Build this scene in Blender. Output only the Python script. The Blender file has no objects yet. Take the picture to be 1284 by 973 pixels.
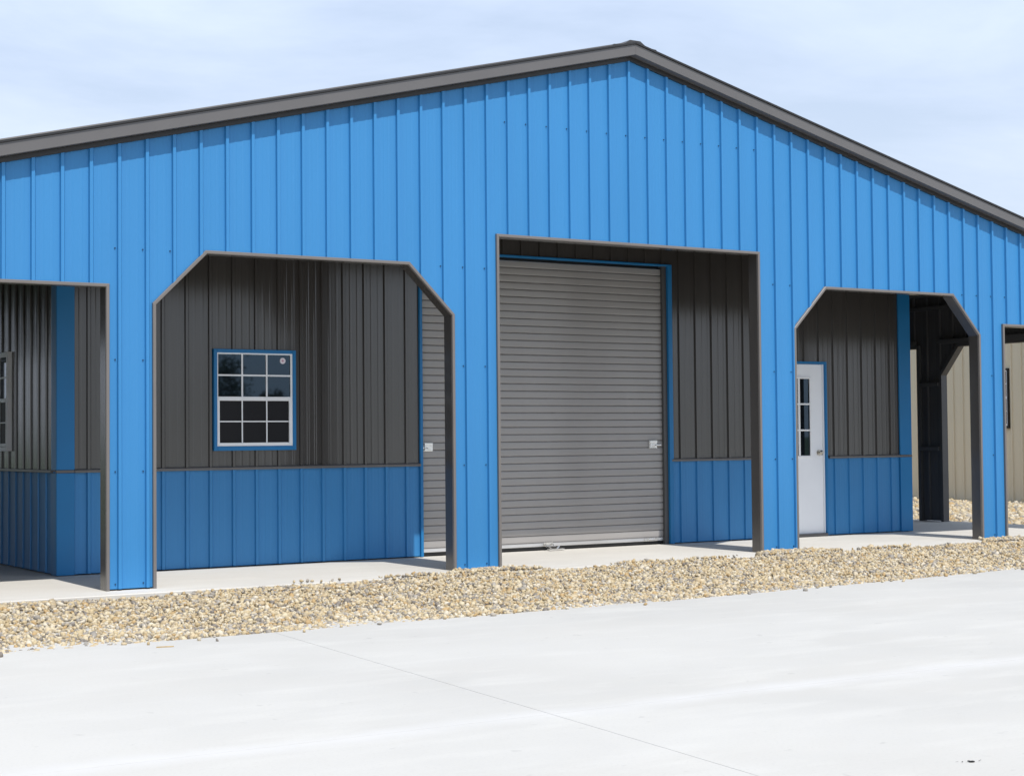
import bpy, bmesh, math, random
import numpy as np
from mathutils import Vector, Matrix
R = math.radians
random.seed(7); rng = np.random.default_rng(7)
sc = bpy.context.scene
COL = sc.collection

# ------------------------------------------------------------------ camera
cam = bpy.data.cameras.new('camera'); camo = bpy.data.objects.new('camera', cam); COL.objects.link(camo)
cam.sensor_width = 36; cam.lens = 2105.13/1284*36; cam.shift_y = -8.2/1284
cam.clip_start = .05; cam.clip_end = 5000
yaw, pit, roll = .57250, .03370, -.00910
fw = Vector((math.sin(yaw)*math.cos(pit), math.cos(yaw)*math.cos(pit), math.sin(pit)))
r0 = Vector((math.cos(yaw), -math.sin(yaw), 0)); u0 = r0.cross(fw)
rr = r0*math.cos(roll)+u0*math.sin(roll); uu = -r0*math.sin(roll)+u0*math.cos(roll)
camo.matrix_world = Matrix(((rr.x, uu.x, -fw.x, -3.6447), (rr.y, uu.y, -fw.y, -12.7862), (rr.z, uu.z, -fw.z, 1.1648), (0, 0, 0, 1)))
sc.camera = camo
# ------------------------------------------------------------------ light
SUN_D = Vector((.03, 1, -1.63)).normalized()            # travel direction of sunlight
sun = bpy.data.lights.new('sun', 'SUN'); sun.energy = 3.3; sun.angle = R(.53); sun.color = (1, .955, .89)
suno = bpy.data.objects.new('sun', sun); COL.objects.link(suno)
suno.rotation_euler = SUN_D.to_track_quat('-Z', 'Y').to_euler(); suno.location = (0, -20, 30)
world = bpy.data.worlds.new('World'); sc.world = world; world.use_nodes = True
def build_world():
    nt = world.node_tree; nt.nodes.clear(); N = nt.nodes.new; L = nt.links.new
    out = N('ShaderNodeOutputWorld'); bg = N('ShaderNodeBackground'); bg.inputs[1].default_value = .10
    sky = N('ShaderNodeTexSky'); sky.sky_type = 'NISHITA'; sky.sun_disc = False
    sky.sun_elevation = math.asin(-SUN_D.z); sky.sun_rotation = math.atan2(-SUN_D.x, -SUN_D.y)
    sky.air_density = 1.0; sky.dust_density = 1.2; sky.ozone_density = 1.0
    tc = N('ShaderNodeTexCoord'); mp = N('ShaderNodeMapping'); mp.inputs['Scale'].default_value = (1.3, 1.3, 4.2)
    mp.inputs['Location'].default_value = (1.1, .4, .9)
    n1 = N('ShaderNodeTexNoise'); n1.inputs['Scale'].default_value = 2.6; n1.inputs['Detail'].default_value = 7; n1.inputs['Roughness'].default_value = .57
    n1.inputs['Distortion'].default_value = .35
    L(tc.outputs['Generated'], mp.inputs[0]); L(mp.outputs[0], n1.inputs['Vector'])
    rp = N('ShaderNodeValToRGB'); rp.color_ramp.elements[0].position = .36; rp.color_ramp.elements[0].color = (.62,)*3+(1,)
    rp.color_ramp.elements[1].position = .64; rp.color_ramp.elements[1].color = (1,)*3+(1,)
    L(n1.outputs['Fac'], rp.inputs[0])
    sp = N('ShaderNodeSeparateXYZ'); L(tc.outputs['Generated'], sp.inputs[0])
    hz = N('ShaderNodeMapRange'); hz.inputs['From Min'].default_value = 0; hz.inputs['From Max'].default_value = .26; L(sp.outputs['Z'], hz.inputs['Value'])
    cc = N('ShaderNodeMix'); cc.data_type = 'RGBA'; cc.inputs['A'].default_value = (6.9, 7.5, 8.7, 1); cc.inputs['B'].default_value = (6.0, 7.0, 8.8, 1); L(hz.outputs[0], cc.inputs['Factor'])
    mx = N('ShaderNodeMix'); mx.data_type = 'RGBA'; L(cc.outputs['Result'], mx.inputs['B'])
    L(rp.outputs[0], mx.inputs['Factor']); L(sky.outputs[0], mx.inputs['A']); L(mx.outputs['Result'], bg.inputs[0]); L(bg.outputs[0], out.inputs[0])
build_world()
vs = sc.view_settings; vs.view_transform = 'Standard'; vs.look = 'None'; vs.exposure = .36; vs.gamma = 1; vs.use_curve_mapping = False

# ------------------------------------------------------------------ materials
def mat(name, col, rough=.5, metal=0, spec=.5, var=.06, vscale=3., bump=0., bscale=30., stretch=(1, 1, 1), coat=0, dirt=None, ior=1.5, tint=(1, 1, 1, 1), wpos=False):
    m = bpy.data.materials.new(name); m.use_nodes = True; nt = m.node_tree; N = nt.nodes.new; L = nt.links.new
    b = nt.nodes['Principled BSDF']
    b.inputs['Roughness'].default_value = rough; b.inputs['Metallic'].default_value = metal; b.inputs['IOR'].default_value = ior
    b.inputs['Specular IOR Level'].default_value = spec; b.inputs['Specular Tint'].default_value = tint; b.inputs['Coat Weight'].default_value = coat; b.inputs['Coat Roughness'].default_value = .12
    tc = N('ShaderNodeTexCoord'); mp = N('ShaderNodeMapping'); mp.inputs['Scale'].default_value = stretch
    L(N('ShaderNodeNewGeometry').outputs['Position'] if wpos else tc.outputs['Object'], mp.inputs[0])
    n = N('ShaderNodeTexNoise'); n.inputs['Scale'].default_value = vscale; n.inputs['Detail'].default_value = 5; L(mp.outputs[0], n.inputs['Vector'])
    mx = N('ShaderNodeMix'); mx.data_type = 'RGBA'
    mx.inputs['A'].default_value = tuple(c*(1-var) for c in col)+(1,); mx.inputs['B'].default_value = tuple(min(1, c*(1+var)) for c in col)+(1,)
    rp = N('ShaderNodeMapRange'); rp.inputs['From Min'].default_value = .3; rp.inputs['From Max'].default_value = .7
    L(n.outputs['Fac'], rp.inputs['Value']); L(rp.outputs[0], mx.inputs['Factor'])
    res = mx.outputs['Result']
    if dirt:                                             # dusty splash-back close to the ground, a real wear mark
        sp = N('ShaderNodeSeparateXYZ'); L(tc.outputs['Object'], sp.inputs[0])
        n2 = N('ShaderNodeTexNoise'); n2.inputs['Scale'].default_value = 9; n2.inputs['Detail'].default_value = 6; L(tc.outputs['Object'], n2.inputs['Vector'])
        mr = N('ShaderNodeMapRange'); mr.inputs['From Min'].default_value = .16; mr.inputs['From Max'].default_value = 0; L(sp.outputs['Z'], mr.inputs['Value'])
        mu = N('ShaderNodeMath'); mu.operation = 'MULTIPLY'; L(mr.outputs[0], mu.inputs[0]); L(n2.outputs['Fac'], mu.inputs[1])
        m2 = N('ShaderNodeMath'); m2.operation = 'MULTIPLY'; m2.inputs[1].default_value = .35; L(mu.outputs[0], m2.inputs[0])
        mz = N('ShaderNodeMix'); mz.data_type = 'RGBA'; mz.inputs['B'].default_value = dirt+(1,)
        L(m2.outputs[0], mz.inputs['Factor']); L(res, mz.inputs['A']); res = mz.outputs['Result']
    L(res, b.inputs['Base Color'])
    if rough < .05: return m
    rm = N('ShaderNodeMapRange'); rm.inputs['To Min'].default_value = max(0, rough-.05); rm.inputs['To Max'].default_value = min(1, rough+.05)
    L(n.outputs['Fac'], rm.inputs['Value']); L(rm.outputs[0], b.inputs['Roughness'])
    if bump:
        nb = N('ShaderNodeTexNoise'); nb.inputs['Scale'].default_value = bscale; nb.inputs['Detail'].default_value = .5; L(mp.outputs[0], nb.inputs['Vector'])
        bp = N('ShaderNodeBump'); bp.inputs['Strength'].default_value = bump; bp.inputs['Distance'].default_value = .02
        L(nb.outputs['Fac'], bp.inputs['Height']); L(bp.outputs[0], b.inputs['Normal'])
    return m
BLUE = (.033, .207, .465)
M = {
 'blue': mat('blue_painted_steel', BLUE, .50, ior=1.48, var=.03, vscale=.9, bump=.28, bscale=1.1, stretch=(1.8, 1.8, .45)),
 'blue_trim': mat('blue_trim_steel', (.008, .165, .40), .42, ior=1.45, var=.03),
 'grey': mat('charcoal_painted_steel', (.055, .050, .046), .20, ior=1.75, var=.05, vscale=.9, bump=.12, bscale=1.6, stretch=(2.2, 2.2, .5)),
 'liner': mat('charcoal_liner', (.078, .077, .077), .42, var=.06),
 'trim': mat('grey_brown_trim', (.165, .150, .140), .38, var=.04),
 'fascia': mat('dark_bronze_trim', (.118, .113, .112), .36, var=.04),
 'edge': mat('black_drip_edge', (.022, .021, .021), .4),
 'roof': mat('dark_roof_steel', (.05, .048, .047), .38, var=.06),
 'door': mat('grey_curtain_steel', (.325, .312, .302), .25, var=.06, vscale=1.2, bump=0, bscale=1.3, stretch=(1.2, 1, .4), wpos=True),
 'white': mat('white_vinyl', (.86, .87, .88), .4, var=.02),
 'doorwhite': mat('white_door_paint', (.87, .885, .91), .35, var=.02),
 'alu': mat('bare_aluminium', (.72, .72, .73), .3, metal=.85, var=.05),
 'zinc': mat('zinc_plated_steel', (.75, .74, .72), .25, metal=.9, var=.08),
 'black': mat('matte_black', (.01, .01, .01), .7, var=.1),
 'glass': mat('dark_window_glass', (.006, .008, .011), .02, spec=.5, var=.0, ior=1.75, tint=(.50, .74, 1, 1)),
 'screen': mat('insect_screen', (.010, .010, .012), .55, spec=.25, var=.05, vscale=40),
 'beige': mat('beige_painted_steel', (.66, .57, .41), .42, var=.04, vscale=.8, bump=.08, bscale=1.5, stretch=(2, 2, .4)),
 'beigetrim': mat('dark_window_trim', (.015, .014, .014), .5),
 'screw': mat('screw_head', (.01, .03, .08), .4),
 'sticker': mat('white_paper_sticker', (.78, .72, .76), .6), 'stickred': mat('pink_print', (.55, .30, .38), .6),
 'knob': mat('satin_nickel', (.55, .52, .46), .25, metal=.95),
 'wood': mat('splintered_pine', (.46, .33, .16), .8, var=.2, vscale=20),
 'crumb': mat('black_crumbs', (.012, .012, .012), .9),
 'bark': mat('tree_bark', (.09, .065, .045), .9, var=.3, bump=.5),
 'leaf': mat('tree_leaves', (.05, .085, .025), .6, var=.35, vscale=1.2),
}
def concrete(name, col, warm, joints=False):
    m = bpy.data.materials.new(name); m.use_nodes = True; nt = m.node_tree; N = nt.nodes.new; L = nt.links.new
    b = nt.nodes['Principled BSDF']; b.inputs['Roughness'].default_value = .72; b.inputs['Specular IOR Level'].default_value = .35
    ge = N('ShaderNodeNewGeometry')
    def noise(scale, det, st=(1, 1, 1), rot=0):
        mp = N('ShaderNodeMapping'); mp.inputs['Scale'].default_value = st; mp.inputs['Rotation'].default_value = (0, 0, rot); L(ge.outputs['Position'], mp.inputs[0])
        n = N('ShaderNodeTexNoise'); n.inputs['Scale'].default_value = scale; n.inputs['Detail'].default_value = det; n.inputs['Roughness'].default_value = .6; L(mp.outputs[0], n.inputs['Vector']); return n.outputs['Fac']
    def mix(a, bcol, fac, amt, lo=.35, hi=.7):
        mr = N('ShaderNodeMapRange'); mr.inputs['From Min'].default_value = lo; mr.inputs['From Max'].default_value = hi; mr.inputs['To Max'].default_value = amt
        L(fac, mr.inputs['Value']); mx = N('ShaderNodeMix'); mx.data_type = 'RGBA'; L(mr.outputs[0], mx.inputs['Factor'])
        if isinstance(a, tuple): mx.inputs['A'].default_value = a+(1,)
        else: L(a, mx.inputs['A'])
        mx.inputs['B'].default_value = bcol+(1,); return mx.outputs['Result']
    c = mix(col, tuple(x*.86 for x in col), noise(.35, 6), 1)
    c = mix(c, warm, noise(.5, 5, (1, 2.2, 1), .3), .55, .45, .75)
    c = mix(c, tuple(min(1, x*1.06) for x in col), noise(1.1, 6, (1, 3.0, 1), .05), .8, .5, .75)   # broom and trowel sweeps
    c = mix(c, tuple(x*.80 for x in col), noise(60, 4), .5, .52, .8)
    c = mix(c, tuple(x*.55 for x in col), noise(9, 2), .35, .70, .78)                                # small stains
    if joints:                                           # pale curing residue along the sawn joint
        sp = N('ShaderNodeSeparateXYZ'); L(ge.outputs['Position'], sp.inputs[0]); wob = noise(.9, 3)
        m1 = N('ShaderNodeMath'); m1.operation = 'MULTIPLY_ADD'; m1.inputs[1].default_value = .25; m1.inputs[2].default_value = 6.62-.125; L(wob, m1.inputs[0])
        m2 = N('ShaderNodeMath'); m2.operation = 'ADD'; L(sp.outputs['Y'], m2.inputs[0]); L(m1.outputs[0], m2.inputs[1])
        m3 = N('ShaderNodeMath'); m3.operation = 'ABSOLUTE'; L(m2.outputs[0], m3.inputs[0])
        mr = N('ShaderNodeMapRange'); mr.inputs['From Min'].default_value = .17; mr.inputs['From Max'].default_value = .02; L(m3.outputs[0], mr.inputs['Value'])
        m4 = N('ShaderNodeMath'); m4.operation = 'MULTIPLY'; L(mr.outputs[0], m4.inputs[0]); L(noise(2.5, 5), m4.inputs[1])
        mx = N('ShaderNodeMix'); mx.data_type = 'RGBA'; L(m4.outputs[0], mx.inputs['Factor']); L(c, mx.inputs['A']); mx.inputs['B'].default_value = (.57, .56, .545, 1); c = mx.outputs['Result']
    L(c, b.inputs['Base Color'])
    bp = N('ShaderNodeBump'); bp.inputs['Strength'].default_value = .22; bp.inputs['Distance'].default_value = .004
    L(noise(120, 4), bp.inputs['Height']); L(bp.outputs[0], b.inputs['Normal'])
    return m
M['drive'] = concrete('driveway_concrete', (.52, .507, .474), (.49, .47, .43), True)
M['slab'] = concrete('porch_concrete', (.62, .60, .555), (.57, .54, .49))
def stones_mat():
    m = bpy.data.materials.new('river_stones'); m.use_nodes = True; nt = m.node_tree; N = nt.nodes.new; L = nt.links.new
    b = nt.nodes['Principled BSDF']; b.inputs['Roughness'].default_value = .7
    g = N('ShaderNodeNewGeometry'); rp = N('ShaderNodeValToRGB'); rp.color_ramp.interpolation = 'CONSTANT'; e = rp.color_ramp.elements
    cols = [(0.45, 0.36, 0.215), (0.4, 0.305, 0.17), (0.53, 0.45, 0.31), (0.35, 0.285, 0.19), (0.48, 0.385, 0.23), (0.27, 0.245, 0.21), (0.57, 0.51, 0.4), (0.43, 0.335, 0.2), (0.35, 0.315, 0.265), (0.49, 0.42, 0.3), (0.41, 0.28, 0.13), (0.5, 0.405, 0.26), (0.19, 0.165, 0.14), (0.54, 0.46, 0.31)]
    e[0].color = cols[0]+(1,); e[1].position = 1/len(cols); e[1].color = cols[1]+(1,)
    for i in range(2, len(cols)):
        x = e.new(i/len(cols)); x.color = cols[i]+(1,)
    L(g.outputs['Random Per Island'], rp.inputs[0])
    n = N('ShaderNodeTexNoise'); n.inputs['Scale'].default_value = 55; n.inputs['Detail'].default_value = 4; L(g.outputs['Position'], n.inputs['Vector'])
    mx = N('ShaderNodeMix'); mx.data_type = 'RGBA'; mx.blend_type = 'MULTIPLY'; mx.inputs['Factor'].default_value = 1
    mr = N('ShaderNodeMapRange'); mr.inputs['To Min'].default_value = .78; mr.inputs['To Max'].default_value = 1.2; L(n.outputs['Fac'], mr.inputs['Value'])
    L(rp.outputs[0], mx.inputs['A']); L(mr.outputs[0], mx.inputs['B']); L(mx.outputs['Result'], b.inputs['Base Color'])
    return m
M['stones'] = stones_mat()
M['soil'] = mat('sandy_bed', (.20, .155, .095), .95, var=.3, vscale=25, bump=.5, bscale=60)
M['grass'] = mat('far_grass', (.07, .095, .03), .95, var=.3, vscale=.4)

# ------------------------------------------------------------------ helpers
def empty(name, parent=None, loc=(0, 0, 0), **kw):
    o = bpy.data.objects.new(name, None); COL.objects.link(o); o.location = loc; o.empty_display_size = .3
    if parent: o.parent = parent
    for k, v in kw.items(): o[k] = v
    return o
def link(name, me, m, parent=None, **kw):
    o = bpy.data.objects.new(name, me); COL.objects.link(o)
    if m and not me.materials: me.materials.append(m)
    if parent: o.parent = parent
    for k, v in kw.items(): o[k] = v
    return o
def pydata(name, vs, fs, m, parent=None, smooth=False, **kw):
    me = bpy.data.meshes.new(name); me.from_pydata(vs, [], fs); me.update()
    if smooth: me.polygons.foreach_set('use_smooth', [True]*len(me.polygons))
    return link(name, me, m, parent, **kw)
class MB:
    def __init__(s): s.v = []; s.f = []
    def add(s, vs, fs):
        n = len(s.v); s.v += [tuple(v) for v in vs]; s.f += [tuple(i+n for i in f) for f in fs]; return s
    def box(s, x0, x1, y0, y1, z0, z1, c=0.0):
        if c <= 0:
            V = [(x, y, z) for x in (x0, x1) for y in (y0, y1) for z in (z0, z1)]
            return s.add(V, [(0, 1, 3, 2), (4, 6, 7, 5), (0, 4, 5, 1), (2, 3, 7, 6), (0, 2, 6, 4), (1, 5, 7, 3)])
        bm = bmesh.new(); bmesh.ops.create_cube(bm, size=1)
        for v in bm.verts: v.co = Vector(((x0+x1)/2+v.co.x*(x1-x0), (y0+y1)/2+v.co.y*(y1-y0), (z0+z1)/2+v.co.z*(z1-z0)))
        bmesh.ops.bevel(bm, geom=bm.edges[:], offset=c, segments=1, affect='EDGES', profile=.5)
        bm.verts.index_update(); s.add([v.co.copy() for v in bm.verts], [[v.index for v in f.verts] for f in bm.faces]); bm.free(); return s
    def prism(s, poly, axis, a, b):                      # poly: list of 2-D points extruded along axis from a to b
        n = len(poly)
        def P(p, t): return {'x': (t, p[0], p[1]), 'y': (p[0], t, p[1]), 'z': (p[0], p[1], t)}[axis]
        V = [P(p, a) for p in poly]+[P(p, b) for p in poly]
        return s.add(V, [tuple(range(n))[::-1], tuple(range(n, 2*n))]+[(i, (i+1) % n, n+(i+1) % n, n+i) for i in range(n)])
    def cyl(s, p, q, r, n=10, r2=None):
        p, q = Vector(p), Vector(q); d = (q-p).normalized(); a = d.orthogonal().normalized(); b = d.cross(a); r2 = r if r2 is None else r2
        V = [p+(a*math.cos(t)+b*math.sin(t))*r for t in [2*math.pi*i/n for i in range(n)]]+[q+(a*math.cos(t)+b*math.sin(t))*r2 for t in [2*math.pi*i/n for i in range(n)]]
        return s.add(V, [tuple(range(n))[::-1], tuple(range(n, 2*n))]+[(i, (i+1) % n, n+(i+1) % n, n+i) for i in range(n)])
    def build(s, name, m, parent=None, **kw):
        o = pydata(name, s.v, s.f, m, parent, **kw); bm = bmesh.new(); bm.from_mesh(o.data); bmesh.ops.recalc_face_normals(bm, faces=bm.faces); bm.to_mesh(o.data); bm.free(); return o
S = .2286                                               # rib spacing, nine inches
PROF = [(-.019, 0), (-.014, .024), (.011, .024), (.024, 0), (S/3-.015, 0), (S/3-.007, .0014), (S/3+.007, .0014), (S/3+.015, 0),
        (2*S/3-.015, 0), (2*S/3-.007, .0014), (2*S/3+.007, .0014), (2*S/3+.015, 0), (S-.019, 0)]
def prof_at(t):
    for (a, ha), (b, hb) in zip(PROF, PROF[1:]):
        if a-1e-9 <= t <= b+1e-9: return ha+(hb-ha)*(t-a)/(b-a)
    return 0
def siding(parent, name, m, u0, u1, lo, hi, place, breaks=(), phase=0., n_strip=1):
    """ribbed sheet between u0 and u1, one object per rib-to-rib strip; place(u, h, z) -> world point"""
    k = math.floor((u0-phase+.019)/S); out = []
    while phase+k*S-.019 < u1-1e-6:
        base = phase+k*S; a = max(u0, base-.019); b = min(u1, base+S*n_strip-.019)
        us = {a, b}
        for j in range(n_strip):
            for t, _ in PROF: us.add(base+j*S+t)
        us |= set(breaks); us = sorted(u for u in us if a-1e-9 <= u <= b+1e-9)
        us = [u for i, u in enumerate(us) if i == 0 or u-us[i-1] > 1e-5]
        V = []; F = []
        for p, q in zip(us, us[1:]):
            e = 1e-6; z = [lo(p+e), lo(q-e), hi(q-e), hi(p+e)]
            if z[2]-z[1] < 1e-3 and z[3]-z[0] < 1e-3: continue
            hp = prof_at((p-phase+.019) % S-.019 if (p-phase+.019) % S > 1e-7 else -.019); hq = prof_at((q-phase+.019-1e-7) % S-.019)
            n = len(V); V += [place(p, hp, z[0]), place(q, hq, z[1]), place(q, hq, z[2]), place(p, hp, z[3])]; F.append((n, n+1, n+2, n+3))
        k += n_strip
        if F:
            o = pydata(name, V, F, m, parent); bm = bmesh.new(); bm.from_mesh(o.data); bmesh.ops.remove_doubles(bm, verts=bm.verts, dist=1e-5); bm.to_mesh(o.data); bm.free(); out.append(o)
    return out
def frame_path(parent, name, m, path, w, y0, y1, place, ch=.004):
    """mitred trim, one object per straight piece; path = outer line in (u, z), w = face width towards the inside (right-hand side), y0..y1 depth"""
    pts = [Vector(p) for p in path]; ds = [(b-a).normalized() for a, b in zip(pts, pts[1:])]
    nr = [Vector((d.y, -d.x)) for d in ds]
    def off(i, t):
        if i == 0: return pts[0]+nr[0]*t
        if i == len(pts)-1: return pts[-1]+nr[-1]*t
        h = (nr[i-1]+nr[i]).normalized(); return pts[i]+h*(t/max(.3, h.dot(nr[i])))
    sec = [(0, y1), (0, y0+ch), (ch, y0), (w-ch, y0), (w, y0+ch), (w, y1)]
    for i in range(len(ds)):
        V = [place(off(j, o)[0], -y, off(j, o)[1]) for j in (i, i+1) for o, y in sec]; n = len(sec)
        MB().add(V, [tuple(range(n)), tuple(range(n, 2*n))[::-1]]+[(a, (a+1) % n, n+(a+1) % n, n+a) for a in range(n)]).build(name, m, parent)

# ------------------------------------------------------------------ main dimensions (metres; x along the front, y into the building, z up)
XL, XR_, XC, YB = -1.46, 13.40, 5.955, 12.0
D = 1.67                                                 # porch depth
BX0, BX1 = .96, 11.365                                    # the closed room behind the porch
top = lambda x: 4.765-.245*abs(x-XC)
OPEN = [[(-.89, 0), (-.89, 2.405), (.829, 2.405), (.829, 0)],
        [(1.185, 0), (1.185, 2.265), (1.637, 2.710), (3.530, 2.710), (3.985, 2.265), (3.985, 0)],
        [(4.430, 0), (4.430, 3.008), (7.555, 3.008), (7.555, 0)],
        [(8.000, 0), (8.000, 2.258), (8.437, 2.696), (10.329, 2.696), (10.748, 2.258), (10.748, 0)],
        [(11.110, 0), (11.110, 2.388), (12.80, 2.388), (12.80, 0)]]
def head(u):
    for p in OPEN:
        if p[0][0] < u < p[-1][0]:
            q = p[1:-1]
            for a, b in zip(q, q[1:]):
                if a[0] <= u <= b[0]: return a[1]+(b[1]-a[1])*(u-a[0])/(b[0]-a[0])
    return .012
bld = empty('metal_building', label='long blue ribbed metal building with charcoal gable trim and open porch arches', category='building')
# ---- front wall
fwall = empty('front_wall', bld)
brk = [q[0] for p in OPEN for q in p]+[XC]
front = lambda u, h, z: (u, -h, z)
siding(fwall, 'siding_panel', M['blue'], XL, XR_, head, top, front, brk)
for p in OPEN:
    frame_path(fwall, 'opening_trim', M['trim'], p, .027, -.027, -.001, front)
    frame_path(fwall, 'jamb_wrap', M['grey'], p, .025, -.001, .125, front, .0005)
# inner lining behind the front sheet
for i, (a, b) in enumerate(zip([XL]+[p[-1][0] for p in OPEN], [p[0][0] for p in OPEN]+[XR_])):
    MB().box(a+.003, b-.003, .10, .122, .005, 2.2).build('lining_panel', M['liner'], fwall)
us = sorted(set([XL+.003, XR_-.003, XC]+[q[0]+d for p in OPEN for q in p for d in (-.001, .001)]))
V = []; F = []
for p, q in zip(us, us[1:]):
    e = 1e-4; n = len(V); zl = [max(head(p+e)+.003, 2.2), max(head(q-e)+.003, 2.2)]
    for y in (.10, .122): V += [(p, y, zl[0]), (q, y, zl[1]), (q, y, top(q)-.02), (p, y, top(p)-.02)]
    F += [(n, n+1, n+2, n+3), (n+7, n+6, n+5, n+4), (n, n+4, n+5, n+1)]
pydata('lining_panel', V, F, M['liner'], fwall)
for x0, x1 in ((XL-.025, XL+.07), (XR_-.07, XR_+.025)):
    MB().box(x0, x1, -.026, .10, .004, top(x0 if x0 < 0 else x1)-.04, .004).build('corner_trim', M['trim'], fwall)
# screws along the girts
sb = MB()
def screw(x, z): sb.cyl((x, -.001, z), (x, -.006, z), .0058, 6).cyl((x, -.007, z), (x, -.010, z), .004, 6)
for k in range(-6, 59):
    x = k*S-.034
    pier = head(x) < .1
    for z in (.93, 1.81):
        if pier: screw(x, z)
    if 4.4 < x < 7.7: screw(x, 4.035)
    if pier or any(abs(x-q[0]) < .16 for p in OPEN for q in p[1:-1]):
        if head(x) < 2.6: screw(x, 2.69)
    if pier: screw(x, .05)
sb.build('screw', M['screw'], fwall, kind='stuff')
# ---- rake trim and roof
roof = empty('roof', bld)
def rake(side, name, m, z0, z1, y0, y1, ch=.003):
    xe = XL-.30 if side < 0 else XR_+.30
    sec = [(y1, z0), (y0+ch, z0), (y0, z0+ch), (y0, z1-ch), (y0+ch, z1), (y1, z1)]
    f = lambda x, c: 4.765-.245*abs(x-XC)+c
    V = [(x, y, f(x, z)) for x in (XC+side*.0005, xe) for y, z in sec]; n = len(sec)
    MB().add(V, [tuple(range(n)), tuple(range(n, 2*n))[::-1]]+[(a, (a+1) % n, n+(a+1) % n, n+a) for a in range(n)]).build(name, m, roof)
for s in (-1, 1):
    rake(s, 'rake_fascia', M['fascia'], .030, .131, -.115, .02)
    rake(s, 'rake_lower_trim', M['edge'], -.012, .0295, -.030, .09)  # lower trim coloured black to deepen the shade under the fascia
    rake(s, 'drip_edge', M['edge'], .1315, .150, -.128, .02, .001)
    # ribbed roof sheet running down the slope, with purlins below
    V = []; F = []; y = -.10; rows = []
    while y < YB+.3:
        for t, h in ((0, 0), (.013, .019), (.035, .019), (.048, 0)): rows.append((y+t, h))
        y += S
    xe = XL-.32 if s < 0 else XR_+.32
    for yy, h in rows:
        for x in (XC, xe): V.append((x, yy, 4.765-.245*abs(x-XC)+.146+h))
    F = [(2*i, 2*i+1, 2*i+3, 2*i+2) for i in range(len(rows)-1)]
    pydata('roof_sheet', V, F, M['roof'], roof)
    MB().add([(x, y_, 4.765-.245*abs(x-XC)+c) for x in (XC, xe) for y_ in (.13, YB+.2) for c in (.06, .135)], [(0, 1, 3, 2), (4, 6, 7, 5), (0, 4, 5, 1), (2, 3, 7, 6), (0, 2, 6, 4), (1, 5, 7, 3)]).build('roof_underside', M['liner'], roof)
rc = MB(); poly = [(XC-.27, 4.765-.245*.27+.146), (XC-.25, 4.765-.245*.25+.166), (XC-.14, 4.880), (XC-.06, 4.930), (XC+.06, 4.930), (XC+.14, 4.880), (XC+.25, 4.765-.245*.25+.166), (XC+.27, 4.765-.245*.27+.146), (XC, 4.875)]
rc.prism(poly, 'y', -.11, YB+.3); rc.build('ridge_cap', M['roof'], roof)
# ---- back wall of the porch
bwall = empty('back_wall', bld)
back = lambda u, h, z: (u, D-h*.8, z)
RD0, RD1, RDH = 4.605, 7.690, 3.02
MD0, MD1, MDH = 9.060, 9.990, 2.0
PH = .0876
def bhead(u):
    if RD0 < u < RD1: return RDH
    if MD0 < u < MD1: return MDH
    return 0
ZW = .908
hole = [RD0, RD1, MD0, MD1, XC]
siding(bwall, 'upper_panel', M['grey'], BX0, BX1, lambda u: max(ZW, bhead(u)), top, back, hole, PH)
siding(bwall, 'wainscot_panel', M['blue'], BX0, BX1, lambda u: .012 if bhead(u) == 0 else ZW, lambda u: ZW, back, hole, PH)
for a, b in ((BX0+.14, RD0-.03), (RD1+.03, MD0-.05), (MD1+.05, BX1-.14)):
    MB().prism([(D-.030, ZW-.012), (D-.034, ZW-.004), (D-.034, ZW+.010), (D-.004, ZW+.022), (D-.004, ZW-.012)], 'x', a, b).build('wainscot_trim', M['fascia'], bwall)
# ---- room side walls and their corner trims
lwall = empty('left_room_wall', bld); rwall = empty('right_room_wall', bld)
for par, X, sg in ((lwall, BX0, -1), (rwall, BX1, 1)):
    pl = (lambda u, h, z, X=X, sg=sg: (X+sg*h*.5, u, z))
    siding(par, 'upper_panel', M['grey'], D, YB, lambda u: ZW, lambda u, X=X: top(X), pl, (), D+.11)
    siding(par, 'wainscot_panel', M['blue'], D, YB, lambda u: .012, lambda u: ZW, pl, (), D+.11)
    MB().box(min(X+sg*.004, X+sg*.034), max(X+sg*.004, X+sg*.034), D+.10, YB, ZW-.012, ZW+.014, .003).build('wainscot_trim', M['fascia'], par)
    x0, x1 = (X-.024, X+.138) if sg < 0 else (X-.17, X+.024)
    for z0, z1 in ((.006, ZW-.013), (ZW+.014, top(X)-.01)):
        MB().box(x0, x1, D-.025, D-.002, z0, z1, .003).build('corner_trim', M['blue_trim'], par)
        MB().box(min(X, X+sg*.024), max(X, X+sg*.024), D-.002, D+.12, z0, z1).build('corner_trim', M['blue_trim'], par)
    MB().box(x0, x1, D-.028, D-.002, ZW-.012, ZW+.013, .002).build('wainscot_trim', M['fascia'], par)
# ---- roll-up door
rd = empty('roll_up_door', bld)
DX0, DX1 = RD0+.012, RD1-.055
SH = .0748; z = .078; first = None; YD = D+.045
sv = [(.008, 0), (.004, .0022), (-.004, .0055), (-.0058, .012), (-.0068, .030), (-.0068, .048), (-.0058, .064), (-.004, .0690), (.004, .0724), (.008, .0748)]
V = [(x, YD+y, zz) for x in (DX0, DX1) for y, zz in sv]; n = len(sv)
me = bpy.data.meshes.new('slat'); me.from_pydata(V, [], [(i, i+n, i+n+1, i+1) for i in range(n-1)]); me.update()
for i in range(39):
    o = link('slat', me, M['door'], rd); o.location = (0, 0, z+i*SH)
MB().box(DX0, DX1, YD-.012, YD+.02, .040, .078, .004).build('bottom_bar', M['alu'], rd)
MB().box(DX0, DX1, YD-.002, YD+.012, .012, .040).build('gap_shade', M['black'], rd)  # black strip stands in for the shaded gap under the bottom bar
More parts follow.
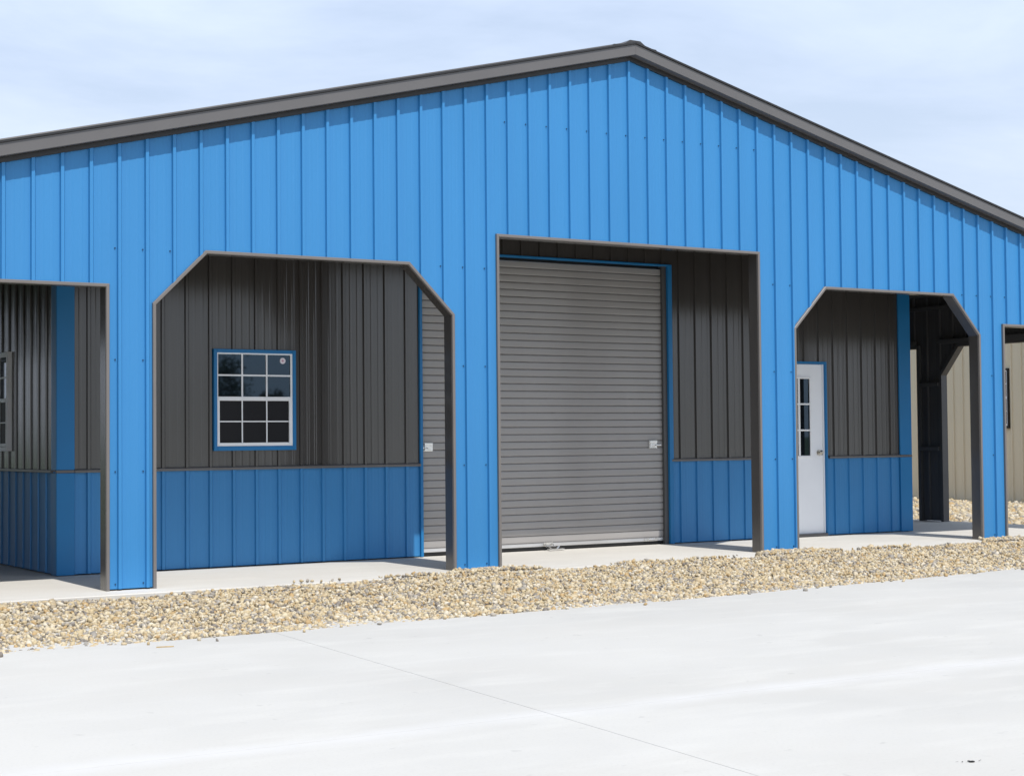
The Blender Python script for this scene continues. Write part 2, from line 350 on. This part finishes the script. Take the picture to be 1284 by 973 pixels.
MB().box(DX0-.0, DX1, YD+.03, YD+.04, .0, 3.1).build('door_backing', M['black'], rd)
MB().box(RD1-.055, RD1-.002, D+.004, YD+.02, .004, RDH).build('door_guide', M['liner'], rd)
MB().box(RD0+.001, RD0+.012, D+.004, YD+.02, .004, RDH).build('door_guide', M['liner'], rd)
MB().box(RD0-.032, RD0+.001, D-.028, D+.05, .004, RDH+.020, .004).build('door_trim', M['blue_trim'], rd)
MB().box(RD1-.001, RD1+.055, D-.028, D+.05, .004, RDH+.020, .004).build('door_trim', M['blue_trim'], rd)
MB().box(RD0+.001, RD1-.001, D-.028, D+.05, RDH, RDH+.020, .003).build('door_trim', M['blue_trim'], rd)
def latch(x, z, s):
    b = MB(); y = YD-.012
    b.box(x-.055, x+.055, y-.008, y-.001, z-.045, z+.045, .002)
    b.box(x-.05, x+.05, y-.024, y-.008, z+.012, z+.040, .004)
    b.box(x-.05, x+.03, y-.020, y-.008, z-.040, z-.026, .003)
    b.cyl((x-.05, y-.016, z-.008), (x+.10*s, y-.016, z-.008), .008, 10)
    b.cyl((x+.02*s, y-.008, z-.01), (x+.02*s, y-.050, z-.014), .006, 8)
    b.box(x-.045, x-.03, y-.024, y-.008, z-.03, z+.015, .002)
    b.build('slide_latch', M['zinc'], rd)
latch(4.690, 1.085, -1); latch(7.50, 1.085, 1)
b = MB(); y = YD-.014                                    # foot handle in the middle of the bottom bar
b.box(6.06, 6.18, y-.006, y-.001, .044, .084, .002)
b.cyl((6.075, y-.006, .07), (6.075, y-.05, .045), .006, 8); b.cyl((6.165, y-.006, .07), (6.165, y-.05, .045), .006, 8); b.cyl((6.06, y-.05, .045), (6.18, y-.05, .045), .007, 8)
b.cyl((6.09, y-.05, .045), (6.10, y-.11, .016), .007, 8); b.box(6.05, 6.24, y-.13, y-.08, .004, .022, .004); b.cyl((6.16, y-.10, .02), (6.19, y-.10, .045), .009, 8)
b.build('foot_handle', M['zinc'], rd)
b = MB(); b.box(7.37, 7.47, y-.006, y-.001, .044, .075, .002); b.cyl((7.42, y-.012, .062), (7.60, y-.012, .062), .007, 8); b.box(7.50, 7.58, y-.02, y-.004, .050, .074, .003)
b.build('bottom_bolt', M['zinc'], rd)
# ---- windows: twelve panes each
def window(parent, trimmat, proud=.006, glass=None, sr=.034, tr=.036):
    glass = glass or M['glass']
    w = empty('window', parent)
    W_, H_ = .758, .862
    yb = -.040                                           # the trim face stands just proud of the ribs
    for x0, x1, z0, z1 in ((-.034, 0, -.040, H_+.034), (W_, W_+tr, -.040, H_+.034), (0, W_, -.040, 0), (0, W_, H_, H_+.034)):
        MB().box(x0, x1, yb-proud, 0, z0, z1, .003).build('window_trim', trimmat, w)
    fr = MB(); t = .016
    fr.box(0, t*.6, yb, 0, 0, H_); fr.box(W_-t*1.2, W_, yb, 0, 0, H_); fr.box(t*.6, W_-t*1.2, yb, 0, H_-.013, H_)
    fr.build('frame', M['white'], w)
    zm = .440
    MB().box(.008, W_-.018, yb-.003, -.022, zm-.020, zm+.018, .002).build('meeting_rail', M['white'], w)
    ls = MB(); ls.box(.0085, .024, yb-.002, -.022, .001, zm-.0205, .002); ls.box(W_-sr, W_-.018, yb-.002, -.022, .001, zm-.0205, .002); ls.box(.0245, W_-sr-.0005, yb-.002, -.022, .001, .032, .002)
    ls.build('lower_sash', M['white'], w)
    xs = [.0, .248, .496, W_]; g = .006
    for lo_, hi_, mid, m, yy, gg in ((zm+.018, H_-.013, .655, glass, -.028, .0075), (.032, zm-.0205, .228, M['screen'], -.027, .0055)):
        a, bb = (.0096, W_-.0192) if mid > .5 else (.0245, W_-sr-.0005)
        xx = [a, .250, .497, bb]; zz = [lo_, mid, hi_]
        mb = MB()
        mb.box(a, bb, yy-.008, yy-.001, mid-gg, mid+gg)
        mb.box(.250-gg, .250+gg, yy-.0085, yy-.0012, lo_, hi_); mb.box(.497-gg, .497+gg, yy-.0085, yy-.0012, lo_, hi_)
        mb.build('muntins', M['white'], w)
        for i in range(3):
            for j in range(2):
                MB().box(xx[i]+(gg*.5 if i else 0), xx[i+1]-(gg*.5 if i < 2 else 0), yy, yy+.004, zz[j]+(gg*.5 if j else 0), zz[j+1]-(0 if j else gg*.5)).build('pane', m, w)
    return w
w = window(bwall, M['blue_trim']); 
w.parent = bld; w.location = (2.426, D, 1.113)
st = MB(); st.cyl((.664, -.0282, .796), (.664, -.0294, .796), .029, 20); st.build('round_sticker', M['sticker'], w)
st = MB(); st.cyl((.664, -.0295, .796), (.664, -.0301, .796), .011, 12); st.build('sticker_print', M['stickred'], w)
w2 = window(bwall, M['white']); w2.parent = bld; w2.location = (BX0, 3.09+.758, 1.125); w2.rotation_euler = (0, 0, R(-90))
# ---- entry door
ed = empty('entry_door', bld)
YE = D+.012
GX0, GX1, GZ0, GZ1 = 9.272, 9.770, .933, 1.818
dl = MB()
for x0, x1, z0, z1 in ((MD0+.035, GX0-.012, .036, 1.985), (GX1+.012, MD1-.022, .036, 1.985), (GX0-.012, GX1+.012, .036, GZ0-.012), (GX0-.012, GX1+.012, GZ1+.012, 1.985)):
    dl.box(x0, x1, YE, YE+.04, z0, z1)
dl.build('door_leaf', M['doorwhite'], ed)
lf = MB()
for x0, x1, z0, z1 in ((GX0-.024, GX0, GZ0-.024, GZ1+.024), (GX1, GX1+.024, GZ0-.024, GZ1+.024), (GX0, GX1, GZ0-.024, GZ0), (GX0, GX1, GZ1, GZ1+.024)): lf.box(x0, x1, YE-.012, YE+.002, z0, z1, .004)
lf.build('glazing_frame', M['white'], ed)
cw = (GX1-GX0-.06)/3; rh = (GZ1-GZ0-.04)/3
mu = MB()
for i in (1, 2):
    x = GX0+i*cw+(i-1)*.03; mu.box(x, x+.03, YE-.008, YE+.006, GZ0+.0005, GZ1-.0005, .003)
    zz = GZ0+i*rh+(i-1)*.02; mu.box(GX0+.0005, GX1-.0005, YE-.007, YE+.005, zz, zz+.02, .003)
mu.build('muntins', M['white'], ed)
for i in range(3):
    for j in range(3):
        MB().box(GX0+i*(cw+.03)-.002, GX0+i*(cw+.03)+cw+.002, YE+.006, YE+.012, GZ0+j*(rh+.02)-.002, GZ0+j*(rh+.02)+rh+.002).build('pane', M['glass'], ed)
MB().box(MD0+.0, MD0+.034, D+.0, D+.05, .004, 1.99).build('door_jamb', M['doorwhite'], ed)
MB().box(MD1-.020, MD1-.001, D+.0, D+.05, .004, 1.99).build('door_jamb', M['doorwhite'], ed)
for x0, x1, z0, z1 in ((MD0-.036, MD0, .004, MDH+.018), (MD1, MD1+.026, .004, MDH+.018), (MD0, MD1, 1.988, MDH+.018)):
    MB().box(x0, x1, D-.027, D+.02, z0, z1, .003).build('door_trim', M['blue_trim'], ed)
MB().box(MD0+.002, MD1-.002, D-.045, D+.05, .002, .034, .004).build('threshold', M['fascia'], ed)
kb = MB(); kb.cyl((9.905, YE, .965), (9.905, YE-.012, .965), .033, 16); kb.cyl((9.905, YE-.012, .965), (9.905, YE-.04, .965), .012, 12)
kb.cyl((9.905, YE-.038, .965), (9.905, YE-.052, .965), .020, 16, .029); kb.cyl((9.905, YE-.052, .965), (9.905, YE-.068, .965), .029, 16, .018)
kb.build('door_knob', M['knob'], ed)
# ---- outer side walls of the two wings (right one seen from the inside, left one unseen)
SIDE = [[(.45, 0), (.45, 1.965), (.78, 2.325), (2.66, 2.325), (2.99, 1.965), (2.99, 0)], [(3.34, 0), (3.34, 2.325), (6.10, 2.325), (6.10, 0)], [(6.60, 0), (6.60, 2.325), (9.2, 2.325), (9.2, 0)]]
SIDE = [[(a, b+(.04 if b > 2.1 else 0)) for a, b in p] for p in SIDE]
def shead(u, SIDE=SIDE):
    for p in SIDE:
        if p[0][0] < u < p[-1][0]:
            q = p[1:-1]
            for a, b in zip(q, q[1:]):
                if a[0] <= u <= b[0]: return a[1]+(b[1]-a[1])*(u-a[0])/(b[0]-a[0])
    return .010
sbrk = [q[0] for p in SIDE for q in p]+[5.0, 7.6, 9.2, 11.7]
for nm, X, sg in (('left_wing_wall', XL, 1), ('right_wing_wall', XR_, -1)):
    par = empty(nm, bld); zt = top(X)+.075
    pin = (lambda u, h, z, X=X, sg=sg: (X+sg*(.045+h), u, z)); pout = (lambda u, h, z, X=X, sg=sg: (X-sg*h, u, z))
    SD = SIDE if sg < 0 else [[(5.0, 0), (5.0, 2.365), (7.6, 2.365), (7.6, 0)], [(9.2, 0), (9.2, 2.365), (11.7, 2.365), (11.7, 0)]]; shd = (lambda u, SD=SD: shead(u, SD))  # unseen left wing: openings placed far back to keep the room wall dark
    siding(par, 'liner_panel', M['liner'], .125, YB, shd, lambda u: zt, pin, sbrk, .02, 2)
    siding(par, 'siding_panel', M['blue'], .11, YB, shd, lambda u: zt, pout, sbrk, .02, 4)
    for p in SD:
        frame_path(par, 'opening_trim', M['liner'], p, .045, -.026, .085, pout)
    for z0 in (.945, 1.805, 2.83):
        for a, b in (((.13, .45), (2.99, 3.34), (6.10, 6.60), (9.2, YB)) if sg < 0 else ((.13, 5.0), (7.6, 9.2))) if z0 < 2.3 else ((.13, YB),):
            xa, xb = sorted((X+sg*.066, X+sg*.11)); MB().box(xa, xb, a+.005, b-.005, z0, z0+.05).build('girt', M['liner'], par)
    xa, xb = sorted((X+sg*.068, X+sg*.13))
    for p in SD:
        MB().box(xa, xb, p[0][0]+.05, p[-1][0]-.05, p[2][1]+.002, p[2][1]+.06).build('header_beam', M['liner'], par)
# rear wall
V = []; F = []
rear = MB().add([(BX0+.03, YB, 0), (BX1-.03, YB, 0), (BX1-.03, YB, top(BX1)), (XC, YB, top(XC)), (BX0+.03, YB, top(BX0))], [(0, 1, 2, 3, 4)]).build('rear_wall', M['blue'], bld)

# ------------------------------------------------------------------ ground
def edge_y(x):                                           # where gravel meets the driveway
    return float(np.interp(x, [-40, -.9, .84, 2.65, 5.07, 6.6, 8.5, 12, 20, 60], [-3.15, -3.03, -2.985, -2.95, -2.86, -2.72, -2.50, -2.10, -1.3, 1]))
ZD = -.05
pydata('ground', [(-900, -900, -.16), (900, -900, -.16), (900, 900, -.16), (-900, 900, -.16)], [(0, 1, 2, 3)], M['grass'], kind='structure', label='grassy ground around the yard', category='ground')
drv = empty('driveway', kind='structure', label='pale new concrete driveway in front of the gravel strip', category='driveway')
JX = lambda y: float(np.interp(y, [-30, -8.2, -3], [-1.9, .37, .86])); JY = -6.62; J2 = -10.3
def slab_piece(poly, z=ZD):
    n = len(poly); V = [(x, y, z) for x, y in poly]+[(x, y, z-.12) for x, y in poly]
    pydata('concrete_slab', V, [tuple(range(n))]+[(i, n+i, n+(i+1) % n, (i+1) % n) for i in range(n)], M['drive'], drv)
g = .0015; gy = .001
def xs_edge(a, b): return [x for x in np.linspace(a, b, 14)]
slab_piece([(-40, JY+gy), (JX(JY)-g, JY+gy)]+[(x, edge_y(x)) for x in xs_edge(JX(-3)-g, -40)])
slab_piece([(JX(JY)+g, JY+gy), (45, JY+gy)]+[(x, edge_y(x)) for x in xs_edge(45, JX(-3)+g)])
slab_piece([(-40, J2+gy), (JX(J2)-g, J2+gy), (JX(JY)-g, JY-gy), (-40, JY-gy)]); slab_piece([(JX(J2)+g, J2+gy), (45, J2+gy), (45, JY-gy), (JX(JY)+g, JY-gy)])
slab_piece([(-40, -30), (JX(-30)-g, -30), (JX(J2)-g, J2-gy), (-40, J2-gy)]); slab_piece([(JX(-30)+g, -30), (45, -30), (45, J2-gy), (JX(J2)+g, J2-gy)])
MB().box(-39.9, 44.9, -29.9, -1.0, -.159, ZD-.006).build('slab_bed', M['drive'], drv)
SY0 = -.34
MB().box(XL-.12, XR_+.12, SY0, YB+.2, -.14, 0, .006).build('porch_slab', M['slab'], kind='structure', label='grey concrete porch floor under the blue building', category='floor')

# ---- gravel
ico = bmesh.new(); bmesh.ops.create_icosphere(ico, subdivisions=1, radius=1); ico.verts.index_update()
IV = np.array([v.co[:] for v in ico.verts]); IF = np.array([[v.index for v in f.verts] for f in ico.faces]); ico.free()
def stones(name, P, size, **kw):
    n = len(P); A = rng.normal(size=(n, 4)); A /= np.linalg.norm(A, axis=1)[:, None]
    w_, x, y, z = A.T; tilt = .45
    x = x*tilt; y = y*tilt; q = np.sqrt(w_**2+x**2+y**2+z**2); w_, x, y, z = w_/q, x/q, y/q, z/q
    Rm = np.stack([np.stack([1-2*(y*y+z*z), 2*(x*y-z*w_), 2*(x*z+y*w_)], -1), np.stack([2*(x*y+z*w_), 1-2*(x*x+z*z), 2*(y*z-x*w_)], -1), np.stack([2*(x*z-y*w_), 2*(y*z+x*w_), 1-2*(x*x+y*y)], -1)], 1)
    sz = size*np.exp(rng.normal(0, .28, n)); sc3 = sz[:, None]*np.stack([rng.uniform(.9, 1.35, n), rng.uniform(.7, 1.0, n), rng.uniform(.5, .8, n)], 1)
    V = IV[None]*(1+rng.normal(0, .12, (n, len(IV), 1)))*sc3[:, None, :]
    V = np.einsum('nij,nkj->nki', Rm, V)+P[:, None, :]
    F = (IF[None]+(np.arange(n)*len(IV))[:, None, None]).reshape(-1, 3)
    me = bpy.data.meshes.new(name); V = V.reshape(-1, 3); me.vertices.add(len(V)); me.vertices.foreach_set('co', V.ravel())
    me.loops.add(F.size); me.loops.foreach_set('vertex_index', F.ravel().astype(np.int32)); me.polygons.add(len(F))
    me.polygons.foreach_set('loop_start', np.arange(0, F.size, 3, dtype=np.int32)); me.polygons.foreach_set('use_smooth', np.ones(len(F), bool)); me.update(calc_edges=True)
    return link(name, me, M['stones'], **kw)
def back_edge(x):                                        # how far the stones have crept towards the wall
    y = -.31+.05*np.sin(x*2.3)+.03*np.sin(x*5.7+1)-.05*np.clip((x-1)/2, 0, 1)
    y = np.where(x < 1.9, np.minimum(y, -.362), y)
    for c, wd, to in ( (4.2, .45, -.10), (7.78, .45, -.035), (10.93, .40, -.035)):
        y = np.maximum(y, to-np.clip((np.abs(x-c)-wd*.6)/wd, 0, 4)*.45)
    return y
def grav(x0, x1, sp):
    nx, ny = int((x1-x0)/sp), int(3.3/sp); gx, gy_ = np.meshgrid(np.arange(nx), np.arange(ny))
    x = x0+(gx.ravel()+rng.uniform(-.5, .5, nx*ny)+.5)*sp; y = -3.25+(gy_.ravel()+rng.uniform(-.5, .5, nx*ny)+.5)*sp
    ed = np.interp(x, np.linspace(-8, 22, 121), [edge_y(t) for t in np.linspace(-8, 22, 121)])
    be = back_edge(x); k = (y > ed+.015+rng.exponential(.006, len(x))*0) & (y < be+np.where(x < 2, -np.abs(rng.normal(0, .008, len(x))), rng.normal(0, .025, len(x)))); x, y, ed, be = x[k], y[k], ed[k], be[k]
    t = (y-ed)/(be-ed); zt = -.066+.034*np.clip(t*1.25, 0, 1)+.022*np.clip((x-1)/2.5, 0, 1)*t+.012*np.sin(x*3.1+y*2.2)*np.sin(y*4+1)
    z = zt+rng.uniform(-.018, .014, len(x)); z = np.where(y > SY0-.01, np.maximum(z, .008+rng.uniform(0, .012, len(x))), z)
    return np.stack([x, y, z], 1)
P1 = np.concatenate([grav(-1.9, 14.0, .0232), grav(-6, -1.9, .06), grav(14.0, 21, .06)])
# a few strays on the driveway lip
sx = rng.uniform(-2, 13, 60); sy = np.array([edge_y(t) for t in sx])-rng.exponential(.05, 60); P1 = np.concatenate([P1, np.stack([sx, sy, np.full(60, ZD+.008)], 1)])
stones('gravel_strip', P1, .0152, kind='stuff', label='strip of tan and grey river stones between driveway and building', category='gravel')
# stones on the far side, between the two buildings
sp = .055; gx, gy_ = np.meshgrid(np.arange(int(6.8/sp)), np.arange(int(17/sp))); n = gx.size
P2 = np.stack([13.54+(gx.ravel()+rng.uniform(-.5, .5, n)+.5)*sp, -.9+(gy_.ravel()+rng.uniform(-.5, .5, n)+.5)*sp, -.075+rng.uniform(-.015, .015, n)], 1)
P2 = P2[(P2[:, 1] > 1) | (P2[:, 0] > 14)]
stones('gravel_yard', P2, .036, kind='stuff', label='tan river stones between porch slab and beige building', category='gravel')
# soil bed under both
xs = np.linspace(-8, 22, 61); V = []; F = []
for i, x in enumerate(xs): V += [(x, edge_y(x)-.02, -.085), (x, SY0+.02, -.06)]
F = [(2*i, 2*i+2, 2*i+3, 2*i+1) for i in range(60)]
V += [(XR_+.1, -.4, -.10), (24, -.4, -.10), (24, 20, -.10), (XR_+.1, 20, -.10)]; F.append((122, 123, 124, 125))
pydata('gravel_soil', V, F, M['soil'], kind='structure', label='sandy soil under the gravel', category='soil')

# ------------------------------------------------------------------ neighbouring beige building
NX = 20.25
nb = empty('neighbour_building', loc=(NX, 10, -.1), label='beige ribbed metal building beyond the right wing of the blue building', category='building')
nw = empty('side_wall', nb)
pn = lambda u, h, z: (-h, u, z)
siding(nw, 'siding_panel', M['beige'], -8, 8, lambda u: .02, lambda u: 4.2, pn, (), 0)
MB().box(-.03, .02, -8, 8, -.02, .022).build('base_trim', M['fascia'], nw)
MB().box(.01, 9, -8, 8, 0, 4.2).build('body_wall', M['beige'], nb)
MB().add([(-.4, -8.3, 4.2), (4.5, -8.3, 5.5), (9.4, -8.3, 4.2), (-.4, 8.3, 4.2), (4.5, 8.3, 5.5), (9.4, 8.3, 4.2)], [(0, 1, 2), (3, 5, 4), (0, 3, 4, 1), (1, 4, 5, 2), (0, 2, 5, 3)]).build('roof', M['roof'], nb)
w3 = window(nb, M['beigetrim'], .010, M['screen'], .0205, .026); w3.location = (-.004, -1.579, 1.405); w3.rotation_euler = (0, 0, R(-90)); w3.scale = (.85, 1, 1.155)  # upper panes take the matte screen material to stay dark, without bright reflections

# ------------------------------------------------------------------ small litter on the driveway
sp_ = MB(); sp_.prism([(0, 0), (.05, .004), (.10, .001), (.104, .005), (.06, .010), (.01, .007)], 'z', 0, .006)
o = sp_.build('wood_splinter', M['wood'], label='thin tan wood splinter lying on the driveway beside the gravel edge', category='splinter'); o.location = (-.035, -3.29, ZD+.001); o.rotation_euler = (0, 0, R(-14))
cb = MB()
for x, y, r in ((0, 0, .007), (.009, -.003, .010), (.018, -.002, .006), (-.026, .002, .003), (.044, .010, .003), (-.045, .005, .002)):
    for k in range(2):
        a, b, c = rng.normal(0, .003, 3); bm = bmesh.new(); bmesh.ops.create_icosphere(bm, subdivisions=1, radius=1); bm.verts.index_update()
        cb.add([(x+a+v.co.x*r*(1+.25*math.sin(9*v.co.y)), y+b+v.co.y*r*.7, .003+abs(c)*.3+v.co.z*r*.35) for v in bm.verts], [[v.index for v in f.verts] for f in bm.faces]); bm.free()
o = cb.build('black_crumbs', M['crumb'], label='few black crumbs of dried dirt on the concrete near the camera', category='dirt', kind='stuff'); o.location = (1.163, -8.430, ZD)
o.rotation_euler = (0, 0, R(-20))

# ------------------------------------------------------------------ trees behind the viewer, mirrored in the window panes
def tree(x, y, h, rad, label):
    t = empty('tree', loc=(x, y, -.15), label=label, category='tree', group='trees across the yard')
    tb = MB(); tb.cyl((0, 0, 0), (.1, .05, h*.45), .16, 9, .10); tb.cyl((.1, .05, h*.45), (-.1, .1, h*.85), .10, 8, .03)
    for i in range(9):
        a = i*2.4; z0 = h*(.28+.05*i); tb.cyl((.07, .04, z0), (math.cos(a)*rad*.7, math.sin(a)*rad*.7, z0+h*.14), .05, 6, .015)
    tb.build('trunk', M['bark'], t)
    n = 2600; cl = rng.normal(size=(26, 3)); cl /= np.linalg.norm(cl, axis=1)[:, None]; cl *= rng.uniform(.35, .95, (26, 1))
    c = cl[rng.integers(0, 26, n)]+rng.normal(0, .16, (n, 3)); c = c*np.array([rad, rad, h*.36])+np.array([0, 0, h*.60]); c[:, 2] = np.maximum(c[:, 2], h*.16)
    d1 = rng.normal(size=(n, 3)); d2 = rng.normal(size=(n, 3)); d1 *= .13/np.linalg.norm(d1, axis=1)[:, None]; d2 *= .09/np.linalg.norm(d2, axis=1)[:, None]
    V = np.stack([c-d1, c+d2, c+d1, c-d2], 1).reshape(-1, 3); pydata('crown', V.tolist(), [(4*i, 4*i+1, 4*i+2, 4*i+3) for i in range(n)], M['leaf'], t)
for x, y, h, r, l in ((36.8, -80, 6.3, 2.5, 'broad leafy tree mirrored dark in the left window pane'), (40.4, -80, 4.7, 1.2, 'small narrow tree mirrored in the middle window pane'), (32.5, -82, 5.2, 2.2, 'second broad tree behind the viewer, outermost across the yard')):
    tree(x, y, h, r, l)
